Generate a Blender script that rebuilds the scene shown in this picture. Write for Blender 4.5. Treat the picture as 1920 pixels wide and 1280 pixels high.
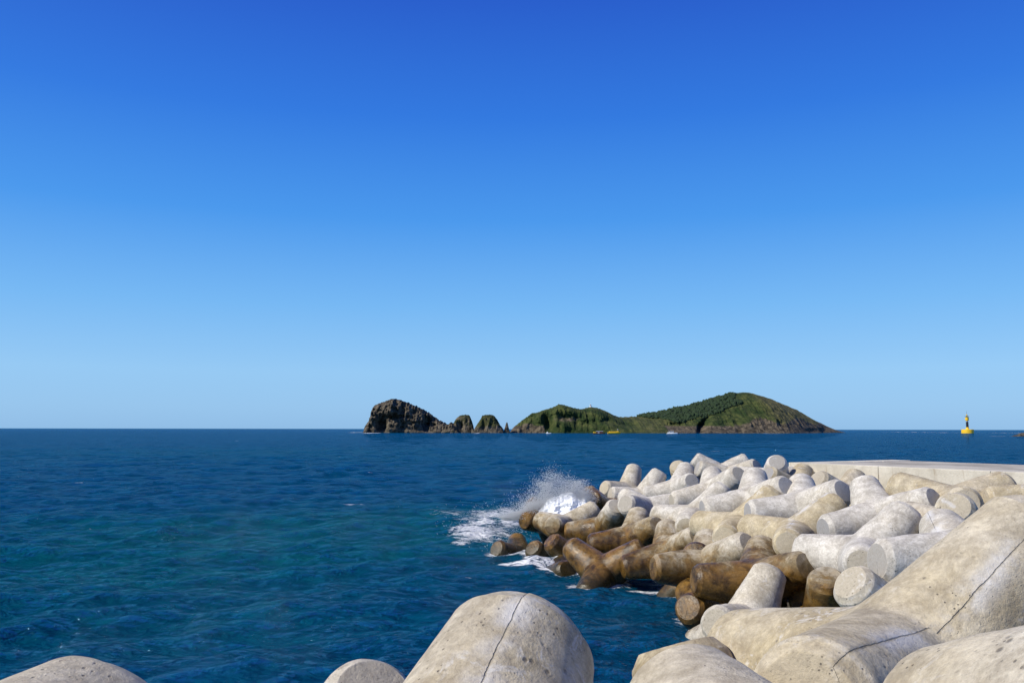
import bpy, bmesh, math, random
import numpy as np
from mathutils import Vector, Matrix, noise
from math import radians

random.seed(7)
rng = np.random.default_rng(11)
scene = bpy.context.scene
for o in list(bpy.data.objects):
    bpy.data.objects.remove(o, do_unlink=True)
COL = scene.collection

# ------------------------------------------------------------------ camera
CAM_H = 4.8                       # eye above the sea, metres
FPX = 1600.0                      # focal length in photo pixels (photo is 1920 wide)
PITCH = math.atan(164.0 / FPX)
ROLL = 0.0016
cam_data = bpy.data.cameras.new("camera")
cam_data.sensor_width = 36.0
cam_data.lens = 36.0 * FPX / 1920.0
cam_data.clip_start = 0.1
cam_data.clip_end = 120000.0
cam = bpy.data.objects.new("camera", cam_data)
COL.objects.link(cam)
cam.location = (0, 0, CAM_H)
cam.rotation_euler = (Matrix.Rotation(radians(90) + PITCH, 3, 'X') @ Matrix.Rotation(ROLL, 3, 'Z')).to_euler()
scene.camera = cam

# ------------------------------------------------------------------ sky, sun, exposure
SUN_EL, SUN_AZ = radians(42), radians(-109)      # azimuth clockwise from +Y
world = bpy.data.worlds.new("World")
scene.world = world
world.use_nodes = True
wn = world.node_tree
wn.nodes.clear()
w_out = wn.nodes.new("ShaderNodeOutputWorld")
w_bg = wn.nodes.new("ShaderNodeBackground")
w_sky = wn.nodes.new("ShaderNodeTexSky")
w_sky.sky_type = 'NISHITA'
w_sky.sun_disc = False
w_sky.sun_elevation = SUN_EL
w_sky.sun_rotation = SUN_AZ
w_sky.altitude = 0
w_sky.air_density = 1.0
w_sky.dust_density = 0.3
w_sky.ozone_density = 3.0
# clear-day gradient by elevation, laid over the physical sky
w_tc = wn.nodes.new("ShaderNodeTexCoord")
w_sep = wn.nodes.new("ShaderNodeSeparateXYZ")
wn.links.new(w_tc.outputs["Generated"], w_sep.inputs[0])
w_ramp = wn.nodes.new("ShaderNodeValToRGB")
SKY = [(0.0, (138, 190, 237)), (0.025, (145, 197, 243)), (0.065, (147, 202, 249)), (0.14, (116, 186, 249)), (0.24, (68, 154, 243)), (0.35, (40, 121, 230)), (0.463, (30, 92, 210)), (0.65, (17, 66, 172)), (1.0, (8, 38, 118))]
el = w_ramp.color_ramp.elements
while len(el) < len(SKY): el.new(0.5)
for q, (pz, rgb) in zip(el, SKY):
    q.position = pz
    q.color = tuple(((c / 255 + .055) / 1.055) ** 2.4 for c in rgb) + (1.0,)
wn.links.new(w_sep.outputs[2], w_ramp.inputs[0])
w_gain = wn.nodes.new("ShaderNodeVectorMath"); w_gain.operation = 'SCALE'
wn.links.new(w_sky.outputs[0], w_gain.inputs[0]); w_gain.inputs["Scale"].default_value = 0.1
w_mix = wn.nodes.new("ShaderNodeMix"); w_mix.data_type = 'RGBA'
w_mix.inputs[0].default_value = 0.88
wn.links.new(w_gain.outputs[0], w_mix.inputs[6]); wn.links.new(w_ramp.outputs[0], w_mix.inputs[7])
wn.links.new(w_mix.outputs[2], w_bg.inputs[0])
w_bg.inputs[1].default_value = 1.0
wn.links.new(w_bg.outputs[0], w_out.inputs[0])

sun_data = bpy.data.lights.new("sun", 'SUN')
sun_data.energy = 5.0
sun_data.angle = radians(0.5)
sun_data.color = (1.0, 0.94, 0.83)
sun = bpy.data.objects.new("sun", sun_data)
COL.objects.link(sun)
SUN_DIR = Vector((math.sin(SUN_AZ) * math.cos(SUN_EL), math.cos(SUN_AZ) * math.cos(SUN_EL), math.sin(SUN_EL)))
sun.rotation_euler = (-SUN_DIR).to_track_quat('-Z', 'Y').to_euler()

scene.view_settings.view_transform = 'Standard'
scene.view_settings.look = 'None'
scene.view_settings.exposure = 0.0
scene.view_settings.gamma = 1.0
scene.view_settings.use_curve_mapping = False

# ------------------------------------------------------------------ helpers
C_FW = np.array([0, math.cos(PITCH), math.sin(PITCH)])
C_UP0 = np.array([0, -math.sin(PITCH), math.cos(PITCH)])
C_RT0 = np.array([1.0, 0, 0])
C_RT = C_RT0 * math.cos(ROLL) - C_UP0 * math.sin(ROLL)
C_UP = C_UP0 * math.cos(ROLL) + C_RT0 * math.sin(ROLL)


def ray(x, y):
    return C_FW + C_RT * (x - 960) / FPX - C_UP * (y - 640) / FPX


def on_level(x, y, z=0.0):
    """the point of the level z that shows at photo pixel (x, y)"""
    r = ray(x, y)
    t = (z - CAM_H) / r[2]
    return np.array([0, 0, CAM_H]) + r * t


def at_dist(x, y, d):
    """the point at forward distance d that shows at photo pixel (x, y)"""
    r = ray(x, y)
    return np.array([0, 0, CAM_H]) + r * (d / r[1])


def tag(o, label=None, category=None, group=None, kind=None):
    if label: o["label"] = label
    if category: o["category"] = category
    if group: o["group"] = group
    if kind: o["kind"] = kind
    return o


def link(name, me, mat=None, parent=None, smooth=True):
    o = bpy.data.objects.new(name, me)
    COL.objects.link(o)
    if mat and not me.materials:
        me.materials.append(mat)
    if parent:
        o.parent = parent
    if smooth and len(me.polygons):
        me.polygons.foreach_set("use_smooth", np.ones(len(me.polygons), dtype=bool))
    return o


def empty(name, loc, rz=0.0):
    o = bpy.data.objects.new(name, None)
    COL.objects.link(o)
    o.empty_display_size = 0.2
    o.location = loc
    o.rotation_euler = (0, 0, rz)
    return o


def grid_mesh(name, P, wrap=False):
    """P: (n, m, 3) array of points -> quad mesh"""
    n, m = P.shape[:2]
    me = bpy.data.meshes.new(name)
    idx = np.arange(n * m).reshape(n, m)
    if wrap:
        idx = np.hstack([idx, idx[:, :1]])
    q = np.stack([idx[:-1, :-1], idx[:-1, 1:], idx[1:, 1:], idx[1:, :-1]], -1).reshape(-1, 4)
    me.vertices.add(n * m)
    me.vertices.foreach_set("co", np.ascontiguousarray(P.reshape(-1, 3), dtype=np.float32).ravel())
    me.loops.add(q.size)
    me.loops.foreach_set("vertex_index", q.ravel().astype(np.int32))
    me.polygons.add(len(q))
    me.polygons.foreach_set("loop_start", (np.arange(len(q)) * 4).astype(np.int32))
    me.update(calc_edges=True)
    me.validate()
    return me


def poly_mesh(name, V, F):
    me = bpy.data.meshes.new(name)
    V = np.asarray(V, dtype=np.float32); F = np.asarray(F, dtype=np.int32)
    me.vertices.add(len(V)); me.vertices.foreach_set("co", V.ravel())
    me.loops.add(F.size); me.loops.foreach_set("vertex_index", F.ravel())
    me.polygons.add(len(F)); me.polygons.foreach_set("loop_start", (np.arange(len(F)) * F.shape[1]).astype(np.int32))
    me.update(calc_edges=True)
    return me


def float_attr(me, name, vals):
    a = me.attributes.new(name, 'FLOAT', 'POINT')
    a.data.foreach_set("value", np.asarray(vals, dtype=np.float32).ravel())


def bm_mesh(name, bm):
    me = bpy.data.meshes.new(name)
    bm.normal_update()
    bm.to_mesh(me)
    bm.free()
    return me


def bm_box(bm, x0, x1, y0, y1, z0, z1, bevel=0.0):
    r = bmesh.ops.create_cube(bm, size=1.0)
    for v in r["verts"]:
        v.co = Vector(((x0 + x1) / 2 + v.co.x * (x1 - x0), (y0 + y1) / 2 + v.co.y * (y1 - y0), (z0 + z1) / 2 + v.co.z * (z1 - z0)))
    if bevel:
        es = list({e for v in r["verts"] for e in v.link_edges})
        bmesh.ops.bevel(bm, geom=es, offset=bevel, segments=2, affect='EDGES', profile=0.5)


def lathe(bm, prof, n=24, c=(0, 0), caps=True):
    """prof: list of (r, z)"""
    rings = []
    for r, z in prof:
        rings.append([bm.verts.new((c[0] + r * math.cos(2 * math.pi * k / n), c[1] + r * math.sin(2 * math.pi * k / n), z)) for k in range(n)])
    for a, b in zip(rings[:-1], rings[1:]):
        for k in range(n):
            bm.faces.new((a[k], a[(k + 1) % n], b[(k + 1) % n], b[k]))
    if caps:
        bm.faces.new(rings[0][::-1])
        bm.faces.new(rings[-1])


def fbm_np(x, y, seed, octaves=4, scale=1.0):
    """cheap smooth value noise on arrays, about -1..1"""
    out = np.zeros(np.shape(x)); amp = 1.0; tot = 0
    for o in range(octaves):
        xs = np.asarray(x) * scale * 2 ** o + 17.3 * o + seed * 3.1
        ys = np.asarray(y) * scale * 2 ** o - 9.7 * o + seed * 7.7
        xi = np.floor(xs).astype(np.int64); yi = np.floor(ys).astype(np.int64)
        fx = xs - xi; fy = ys - yi
        fx = fx * fx * (3 - 2 * fx); fy = fy * fy * (3 - 2 * fy)

        def h(a, b):
            k = (a * 374761393 + b * 668265263 + seed * 1274126177) & 0x7fffffff
            k = ((k ^ (k >> 13)) * 1274126177) & 0x7fffffff
            return ((k ^ (k >> 16)) & 0xffff) / 32767.5 - 1
        v = (h(xi, yi) * (1 - fx) + h(xi + 1, yi) * fx) * (1 - fy) + (h(xi, yi + 1) * (1 - fx) + h(xi + 1, yi + 1) * fx) * fy
        out += amp * v; tot += amp; amp *= 0.5
    return out / tot


def sstep(a, b, x):
    t = np.clip((np.asarray(x) - a) / (b - a), 0, 1)
    return t * t * (3 - 2 * t)


class NT:
    """small helper for node materials"""
    def __init__(self, name):
        self.m = bpy.data.materials.new(name)
        self.m.use_nodes = True
        self.t = self.m.node_tree
        self.t.nodes.clear()
        self.out = self.t.nodes.new("ShaderNodeOutputMaterial")
        self.b = self.t.nodes.new("ShaderNodeBsdfPrincipled")
        self.t.links.new(self.b.outputs[0], self.out.inputs[0])

    def n(self, typ, **kw):
        nd = self.t.nodes.new(typ)
        for k, v in kw.items():
            setattr(nd, k, v)
        return nd

    def l(self, a, b):
        self.t.links.new(a, b)

    def setin(self, sock, v):
        if hasattr(v, "is_linked") or isinstance(v, bpy.types.NodeSocket):
            self.l(v, sock)
        else:
            sock.default_value = v

    def math(self, op, a, b=None, c=None, clamp=False):
        nd = self.n("ShaderNodeMath", operation=op, use_clamp=clamp)
        self.setin(nd.inputs[0], a)
        if b is not None: self.setin(nd.inputs[1], b)
        if c is not None: self.setin(nd.inputs[2], c)
        return nd.outputs[0]

    def mix(self, f, a, b, blend='MIX'):
        nd = self.n("ShaderNodeMix", data_type='RGBA', blend_type=blend)
        self.setin(nd.inputs[0], f)
        self.setin(nd.inputs[6], a if not isinstance(a, tuple) else (*a, 1.0) if len(a) == 3 else a)
        self.setin(nd.inputs[7], b if not isinstance(b, tuple) else (*b, 1.0) if len(b) == 3 else b)
        return nd.outputs[2]

    def ramp(self, f, lo, hi, a=0.0, b=1.0, smooth=True):
        nd = self.n("ShaderNodeMapRange", interpolation_type='SMOOTHSTEP' if smooth else 'LINEAR')
        self.setin(nd.inputs[0], f)
        for k, v in ((1, lo), (2, hi), (3, a), (4, b)):
            self.setin(nd.inputs[k], v)
        return nd.outputs[0]

    def noise(self, vec, scale, detail=4.0, rough=0.55, dist=0.0, typ=None):
        nd = self.n("ShaderNodeTexNoise")
        if typ: nd.noise_type = typ
        if vec is not None: self.l(vec, nd.inputs["Vector"])
        nd.inputs["Scale"].default_value = scale
        nd.inputs["Detail"].default_value = detail
        nd.inputs["Roughness"].default_value = rough
        nd.inputs["Distortion"].default_value = dist
        return nd.outputs[0]

    def mapping(self, vec, scale=(1, 1, 1), loc=(0, 0, 0), rot=(0, 0, 0)):
        nd = self.n("ShaderNodeMapping")
        self.l(vec, nd.inputs[0])
        self.setin(nd.inputs["Location"], loc)
        nd.inputs["Rotation"].default_value = rot
        nd.inputs["Scale"].default_value = scale
        return nd.outputs[0]

    def attr(self, name, typ='GEOMETRY'):
        nd = self.n("ShaderNodeAttribute", attribute_type=typ, attribute_name=name)
        return nd.outputs["Fac"]

    def bump(self, h, strength, dist, normal=None):
        nd = self.n("ShaderNodeBump")
        nd.inputs["Strength"].default_value = strength
        nd.inputs["Distance"].default_value = dist
        self.l(h, nd.inputs["Height"])
        if normal is not None: self.l(normal, nd.inputs["Normal"])
        return nd.outputs[0]

# ------------------------------------------------------------------ where each tetrapod lies: key, rotation vector, centre, tone, tide stain height, label
BLOCKS = [
    ('A1', (-0.9387, -1.4288, -1.5700), (5.548, 41.507, 1.667), 0.55, 0.60, 'grey-white tetrapod with upright leg and round end facing the spray, leftmost on the skyline'),
    ('A2', (-1.2558, -0.9260, -1.9887), (5.949, 39.306, 1.536), 0.15, 0.30, 'pale tetrapod with thick leg raised right, just right of the leftmost skyline tetrapod'),
    ('A3', (1.3677, 1.8110, 1.8551), (7.425, 38.291, 2.056), 0.10, 0.00, 'white tetrapod with three legs showing, third from the left along the skyline'),
    ('A4', (0.5723, -0.3892, -2.4586), (8.275, 40.756, 2.246), 0.90, 0.00, 'beige leg end peeping up behind the third skyline tetrapod'),
    ('A5', (0.5103, -1.4809, 0.5347), (10.283, 42.427, 2.452), 0.10, 0.00, 'white tetrapod forming the highest hump of the skyline, legs spread left and right'),
    ('A6', (0.9032, -1.9620, -0.2195), (9.760, 38.649, 2.530), 0.45, 0.00, 'long pale tetrapod lying directly in front of the highest skyline hump'),
    ('A8', (-1.2227, -2.4312, -1.8338), (7.264, 31.007, 2.398), 0.20, 0.00, 'speckled white tetrapod with one upright leg, below the highest skyline hump'),
    ('A9', (0.9075, -0.4755, -1.7652), (10.159, 33.365, 2.700), 0.00, 0.00, 'white leg end standing upright just left of the pier corner'),
    ('B1', (-2.3397, -1.2212, -2.2493), (6.060, 28.646, 1.699), 0.25, 1.80, 'tetrapod with brown-stained left leg and grey ringed leg end pointing down at the viewer'),
    ('B2', (0.7364, -1.1268, 2.4630), (5.041, 32.749, 1.621), 0.15, 1.30, 'short white speckled tetrapod wedged above the brown wet ones, left of centre of pile'),
    ('C1', (2.0637, 0.3573, 4.1391), (1.566, 37.483, 0.881), 0.50, 2.60, 'dark brown wet tetrapod leg rising right in front of the white spray'),
    ('C2', (1.8997, -1.3350, 0.4863), (2.187, 35.142, 0.728), 0.50, 1.22, 'brown tetrapod with a pale round end facing the viewer beside the spray'),
    ('C3', (0.6131, -2.4525, -0.0918), (3.649, 33.449, 0.892), 0.25, 1.60, 'brown-stained tetrapod with raised pale leg, just right of the one facing the viewer'),
    ('C4', (1.2604, 2.1606, 1.7599), (4.234, 30.078, 0.923), 0.60, 1.85, 'dark olive brown tetrapod lying long across the middle of the wet pile'),
    ('C5', (-1.1223, -2.3938, -1.9282), (4.975, 27.353, 0.776), 0.35, 1.65, 'tetrapod with upright grey leg and rust-streaked legs reaching left to the water'),
    ('C7', (-0.0191, -1.3738, 0.4371), (2.934, 27.955, 0.146), 0.50, 2.10, 'glossy brown tetrapod leg slanting down right into the foam, brightest wet highlight'),
    ('C8', (-1.7549, 2.1269, -3.2884), (2.499, 32.733, -0.358), 0.50, 2.30, 'blunt brown wet leg just left of the glossy slanting one'),
    ('C9', (0.7380, -0.6100, 2.5333), (1.603, 34.156, -0.665), 0.50, 2.60, 'small round brown leg end at the left toe of the pile, foam around it'),
    ('C10', (-0.9658, 0.3496, -2.2564), (1.275, 30.549, -0.607), 0.50, 2.90, 'blackish half-sunk tetrapod leg lying in foam at the toe of the pile'),
    ('C11', (-1.0860, 0.6164, 3.3580), (0.359, 34.796, -0.487), 0.50, 4.00, 'dark sunken tetrapod leg awash, farthest left in the churned water'),
    ('C13', (-1.3126, 0.4580, 3.5980), (4.033, 38.202, 1.210), 0.50, 2.80, 'wet dark leg end tucked beneath the leftmost skyline tetrapod'),
    ('D1', (-0.0356, -1.2937, 1.9405), (5.358, 23.674, 1.028), 0.50, 1.70, 'brown tetrapod with a flat round end facing left over the water'),
    ('D3', (0.0188, -1.3230, 1.7716), (5.888, 20.810, 1.115), 0.75, 2.20, "large brown tetrapod lying across the water's edge with a dark end on its right"),
    ('D5', (0.9711, -0.5270, -2.3406), (5.080, 21.840, -0.002), 0.50, 2.50, 'small orange-brown leg tip at the water by the pale upright leg'),
    ('D6', (-0.8563, -1.0180, -1.3662), (5.075, 19.125, 0.407), 0.40, 0.15, 'pale upright tetrapod leg standing in front of the large brown one'),
    ('D7', (0.8751, -0.8380, -1.3454), (6.892, 19.038, 0.514), 0.50, 2.00, 'rounded glossy ochre leg stump in the dark hollow behind the nearest large tetrapod'),
    ('D9', (0.1961, -0.5184, -3.2159), (6.672, 14.798, 1.294), 0.45, 1.00, 'pale leg end poking out low behind the nearest large tetrapod, right of the ochre stump'),
    ('D10', (-0.4490, -1.3708, 0.8106), (7.781, 19.142, 1.887), 0.00, 0.90, 'grey-white tetrapod with a ringed leg pointing at the viewer, right half of pile'),
    ('D11', (1.4404, -1.2096, -2.6877), (7.705, 14.869, 2.501), 0.20, 1.00, 'chunky white leg end lying flat against the large sloping near leg'),
    ('D12', (0.0044, -1.5133, 1.8829), (9.025, 21.225, 2.498), 0.05, 1.60, 'white tetrapod with an upright leg, right of the bright white one'),
    ('D13', (-0.0636, -1.3754, 1.7970), (8.135, 24.183, 2.469), 0.00, 0.00, 'bright white tetrapod with a grey disc end, centre of the pile'),
    ('D14', (-0.0991, 3.1423, 1.3589), (7.374, 22.493, 1.888), 1.00, 0.90, 'smooth beige tetrapod with a ringed leg end, directly below the bright white one'),
    ('D15', (0.0604, -2.7311, -1.2000), (6.519, 24.758, 1.837), 1.00, 1.00, 'olive beige tetrapod with a pale ringed end, left of the smooth beige one'),
    ('D16', (1.2763, 2.1242, 1.7761), (7.299, 26.024, 2.490), 0.15, 0.00, 'white tetrapod with a beige cap on its upright leg, left of the bright white one'),
    ('D18', (0.8598, -1.2457, 1.4495), (10.429, 31.849, 2.366), 0.90, 0.00, 'cream tetrapod leg end directly below the pier corner'),
    ('D19', (0.8648, -1.2329, 1.4027), (11.397, 29.483, 2.292), 0.75, 0.00, 'cream tetrapod lying against the pier wall behind the bright white one'),
    ('D22', (-0.2237, -1.0524, 0.8412), (10.629, 20.759, 2.837), 0.85, 0.30, 'long sandy tetrapod stretched along the foot of the pier wall at right'),
    ('D23', (-1.1686, 1.6656, 2.1479), (12.597, 19.965, 2.995), 0.90, 1.40, 'brownish sandy tetrapod at the right edge under the pier wall'),
    ('D24', (0.8895, -0.8182, 2.5054), (9.714, 18.724, 2.420), 0.60, 1.90, 'brown-streaked tetrapod with a domed leg behind the large sloping near leg'),
    ('F1', (-0.5094, -0.7843, -0.3363), (-0.428, 3.341, 2.811), 0.60, -2.00, 'big near tetrapod leg with a cracked seam, bottom centre'),
    ('F2', (0.6782, -0.2818, -1.1683), (-1.627, 7.860, 1.586), 0.35, 1.90, 'small near tetrapod leg tip, bottom edge left of the cracked one'),
    ('F3', (0.0911, 0.8328, 0.8297), (-1.940, 1.916, 3.226), 0.55, -2.00, 'near tetrapod leg rounding up in the bottom left corner'),
    ('F4', (-0.2319, -2.8762, -0.9700), (2.594, 5.888, 3.004), 0.75, -2.00, 'nearest large sandy tetrapod with one leg sloping up to the right edge'),
    ('F5', (0.0901, -1.3509, -0.8880), (1.650, 6.339, 1.657), 0.90, 2.90, 'brownish leg rim peeping behind the near pale dome, bottom right of centre'),
    ('F6', (-0.5706, -0.7826, 0.5668), (1.353, 3.605, 2.887), 0.65, -2.00, 'smooth pale dome of a near tetrapod leg, bottom edge right of centre'),
    ('F7', (0.1454, 2.6982, 0.9144), (2.167, 1.896, 3.951), 0.60, -2.00, 'near tetrapod leg filling the bottom right corner'),
    ('D4', (4.3326, 6.9658, -6.0496), (5.492, 24.725, 0.700), 0.50, 2.60, 'dark wet leg slanting into the water below the flat round end'),
    ('D8', (1.4815, -1.3612, -0.7192), (7.575, 20.810, 0.324), 0.50, 2.30, 'small glossy ochre leg tip low in the hollow, left of the rounded stump'),
]
SEAMS = {'F1': (0.893, .4, .7, .2), 'F4': (.9, 0.675, 0.341, .3)}    # mould seam round each leg of the near blocks

# ------------------------------------------------------------------ materials
def mat_sea():
    t = NT("sea_water")
    geo = t.n("ShaderNodeNewGeometry")
    pos = geo.outputs["Position"]
    foam = t.attr("foam"); shal = t.attr("shallow")
    big = t.noise(t.mapping(pos, (0.02, 0.05, 1)), 1.0, 3)
    mid = t.noise(t.mapping(pos, (0.25, 0.6, 1)), 1.0, 3)
    deep = t.mix(t.ramp(mid, 0.3, 0.7), (0.000, 0.046, 0.102), (0.000, 0.066, 0.132))
    teal = t.mix(t.ramp(mid, 0.3, 0.7), (0.000, 0.068, 0.092), (0.001, 0.094, 0.112))
    f = t.math('MULTIPLY', shal, t.ramp(big, 0.25, 0.6, 0.7, 1.0))
    col = t.mix(f, deep, teal)
    # foam: broken up by stretched noise
    wv = t.mapping(pos, (0.75, 1.5, 1.0))
    n1 = t.noise(wv, 1.7, 6, 0.62, 1.2)
    n2 = t.noise(wv, 7.0, 5, 0.6, 0.6)
    lace = t.math('SUBTRACT', 1.0, t.math('ABSOLUTE', t.math('MULTIPLY', t.math('SUBTRACT', t.noise(wv, 2.6, 5, 0.6, 1.6), 0.5), 4.0)))
    nn = t.math('ADD', t.math('MULTIPLY', n1, 0.55), t.math('ADD', t.math('MULTIPLY', n2, 0.25), t.math('MULTIPLY', lace, 0.20)))
    th = t.math('SUBTRACT', 0.86, t.math('MULTIPLY', foam, 0.55))
    fm = t.ramp(nn, th, t.math('ADD', th, 0.09))
    fm = t.math('MULTIPLY', fm, t.ramp(foam, 0.02, 0.12))
    # sparse small white caps far out
    wc = t.noise(t.mapping(pos, (0.22, 0.55, 1.0)), 1.0, 5, 0.6, 0.4)
    wcf = t.math('MULTIPLY', t.ramp(wc, 0.715, 0.745), 0.8)
    fm = t.math('MAXIMUM', fm, wcf)
    col = t.mix(fm, col, (0.82, 0.85, 0.86))
    r1 = t.noise(t.mapping(pos, (1.0, 1.5, 1.0), rot=(0, 0, 0.35)), 1.5, 6, 0.62, 0.5)
    r2 = t.noise(t.mapping(pos, (1.0, 1.4, 1.0), rot=(0, 0, -0.35)), 5.0, 4, 0.6, 0.3)
    r3 = t.noise(t.mapping(pos, (0.30, 0.55, 1.0), rot=(0, 0, 0.2)), 1.0, 4, 0.6, 0.4)
    h = t.math('ADD', t.math('MULTIPLY', r1, 0.72), t.math('ADD', t.math('MULTIPLY', r2, 0.20), t.math('MULTIPLY', r3, 1.2)))
    h = t.math('ADD', h, t.math('MULTIPLY', fm, 0.10))
    nrm = t.bump(h, 0.85, 1.0)
    dif = t.n("ShaderNodeBsdfDiffuse"); t.l(col, dif.inputs["Color"]); t.l(nrm, dif.inputs["Normal"])
    glo = t.n("ShaderNodeBsdfGlossy"); glo.inputs["Roughness"].default_value = 0.035; glo.inputs["Color"].default_value = (0.50, 0.76, 1.0, 1.0); t.l(nrm, glo.inputs["Normal"])
    fre = t.n("ShaderNodeFresnel"); fre.inputs["IOR"].default_value = 1.33; t.l(nrm, fre.inputs["Normal"])
    # facets turned well away from the eye hide behind the crests in front of them
    ff = fre.outputs[0]
    k = t.math('MULTIPLY', t.math('MULTIPLY', ff, t.math('POWER', t.math('SUBTRACT', 1.0, ff, clamp=True), 1.1)), t.math('MULTIPLY', t.math('SUBTRACT', 1.0, fm), 1.6))
    mx = t.n("ShaderNodeMixShader"); t.l(k, mx.inputs[0]); t.l(dif.outputs[0], mx.inputs[1]); t.l(glo.outputs[0], mx.inputs[2])
    t.l(mx.outputs[0], t.out.inputs[0]); t.t.nodes.remove(t.b)
    return t.m


def mat_concrete_block():
    """weathered tetrapod concrete: tone, stain height and seed come from each object"""
    t = NT("weathered_tetrapod_concrete")
    tc = t.n("ShaderNodeTexCoord")
    info = t.n("ShaderNodeObjectInfo")
    seed = t.math('MULTIPLY', info.outputs["Random"], 60.0)
    comb = t.n("ShaderNodeCombineXYZ")
    t.l(seed, comb.inputs[0]); t.l(t.math('MULTIPLY', seed, 0.37), comb.inputs[1]); t.l(t.math('MULTIPLY', seed, 1.7), comb.inputs[2])
    add = t.n("ShaderNodeVectorMath", operation='ADD')
    t.l(tc.outputs["Object"], add.inputs[0]); t.l(comb.outputs[0], add.inputs[1])
    p = add.outputs[0]
    uv = t.n("ShaderNodeUVMap", uv_map="leg").outputs[0]
    sep = t.n("ShaderNodeSeparateXYZ"); t.l(uv, sep.inputs[0])
    geo = t.n("ShaderNodeNewGeometry")
    gz = t.n("ShaderNodeSeparateXYZ"); t.l(geo.outputs["Position"], gz.inputs[0])
    tone = t.attr("tone", 'OBJECT'); stain = t.attr("stain", 'OBJECT'); seam = t.attr("seam", 'OBJECT')
    n_big = t.noise(p, 0.9, 5, 0.6, 0.4)
    n_mid = t.noise(p, 3.0, 9, 0.80, 0.3)
    n_fine = t.noise(p, 22.0, 5, 0.7)
    n_streak = t.noise(t.mapping(p, (1, 1, 1)), 9.0, 6, 0.7, 1.5)
    white = t.mix(t.ramp(n_mid, 0.35, 0.68), (0.41, 0.38, 0.325), (0.78, 0.745, 0.665))
    beige = t.mix(t.ramp(n_mid, 0.35, 0.68), (0.34, 0.275, 0.165), (0.63, 0.54, 0.355))
    tn = t.math('ADD', tone, t.math('MULTIPLY', t.math('SUBTRACT', n_big, 0.5), 1.6), clamp=True)
    col = t.mix(tn, white, beige)
    # end faces of the legs: tint differs by block, grey on some paints shade
    face = t.ramp(sep.outputs[1], 0.9985, 0.9995)
    frnd = t.attr('face', 'OBJECT')
    fcol = t.mix(frnd, (0.30, 0.30, 0.305), (0.50, 0.435, 0.31))
    col = t.mix(t.math('MULTIPLY', face, t.ramp(n_mid, 0.25, 0.6, 0.5, 0.95)), col, fcol)
    rim = t.math('MULTIPLY', t.ramp(t.math('ABSOLUTE', t.math('SUBTRACT', sep.outputs[1], 0.944)), 0.002, 0.012, 1.0, 0.0), t.ramp(t.noise(p, 4.0, 6, 0.75), 0.45, 0.6))
    col = t.mix(t.math('MULTIPLY', rim, 0.5), col, (0.62, 0.60, 0.55))
    # grime patches and worn, rough spots
    spk = t.math('MULTIPLY', t.ramp(t.noise(p, 34.0, 4, 0.75), 0.54, 0.68), t.ramp(t.noise(p, 1.25, 5, 0.7, 0.6), 0.40, 0.62))
    col = t.mix(t.math('MULTIPLY', spk, 0.55), col, (0.16, 0.13, 0.095))
    spk2 = t.math('MULTIPLY', t.ramp(t.noise(p, 11.0, 5, 0.8, 0.5), 0.55, 0.66), t.ramp(t.noise(p, 0.8, 4, 0.7, 0.6), 0.46, 0.62))
    col = t.mix(t.math('MULTIPLY', spk2, 0.5), col, (0.24, 0.20, 0.155))
    salt = t.math('MULTIPLY', t.ramp(t.noise(p, 5.5, 6, 0.75, 0.8), 0.52, 0.62), t.ramp(t.noise(p, 0.9, 4, 0.6, 0.5), 0.52, 0.66))
    col = t.mix(t.math('MULTIPLY', salt, 0.6), col, (0.74, 0.73, 0.70))
    col = t.mix(t.ramp(n_streak, 0.56, 0.80, 0.0, 0.55), col, (0.20, 0.155, 0.105))
    col = t.mix(t.ramp(t.noise(p, 1.7, 7, 0.72, 0.8), 0.58, 0.74, 0.0, 0.5), col, (0.27, 0.245, 0.215))
    vor = t.n("ShaderNodeTexVoronoi"); t.l(p, vor.inputs["Vector"]); vor.inputs["Scale"].default_value = 26.0
    pit = t.math('MULTIPLY', t.ramp(vor.outputs["Distance"], 0.10, 0.20, 1.0, 0.0), t.ramp(t.noise(p, 2.3, 3), 0.50, 0.64))
    vo2 = t.n("ShaderNodeTexVoronoi"); t.l(p, vo2.inputs["Vector"]); vo2.inputs["Scale"].default_value = 13.0
    vo2.inputs["Randomness"].default_value = 1.0
    pit2 = t.math('MULTIPLY', t.ramp(vo2.outputs["Distance"], 0.08, 0.24, 1.0, 0.0), t.ramp(t.noise(p, 1.6, 5, 0.7, 0.5), 0.53, 0.62))
    pit = t.math('MAXIMUM', pit, pit2)
    col = t.mix(t.math('MULTIPLY', pit, 0.75), col, (0.07, 0.06, 0.05))
    col = t.mix(t.ramp(n_fine, 0.35, 0.72, 0.0, 0.34), col, (0.22, 0.19, 0.145))
    # mould seams along the legs
    us = t.math('FRACT', sep.outputs[0])
    wob = t.math('MULTIPLY', t.math('SUBTRACT', t.noise(p, 6.0, 6, 0.75), 0.5), 0.014)
    ds = t.math('ABSOLUTE', t.math('ADD', t.math('SUBTRACT', us, seam), wob))
    line = t.math('MULTIPLY', t.ramp(ds, 0.0004, 0.0020, 1.0, 0.0), t.math('MAXIMUM', t.ramp(t.noise(p, 1.4, 3), 0.38, 0.5), t.attr('crack', 'OBJECT')))
    halo = t.math('MULTIPLY', t.ramp(ds, 0.004, 0.05, 1.0, 0.0), t.ramp(t.noise(p, 2.1, 5, 0.65), 0.42, 0.62))
    col = t.mix(t.math('MULTIPLY', halo, 0.7), col, (0.64, 0.64, 0.64))
    col = t.mix(t.math('MULTIPLY', line, 0.55), col, (0.15, 0.135, 0.11))
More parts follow.
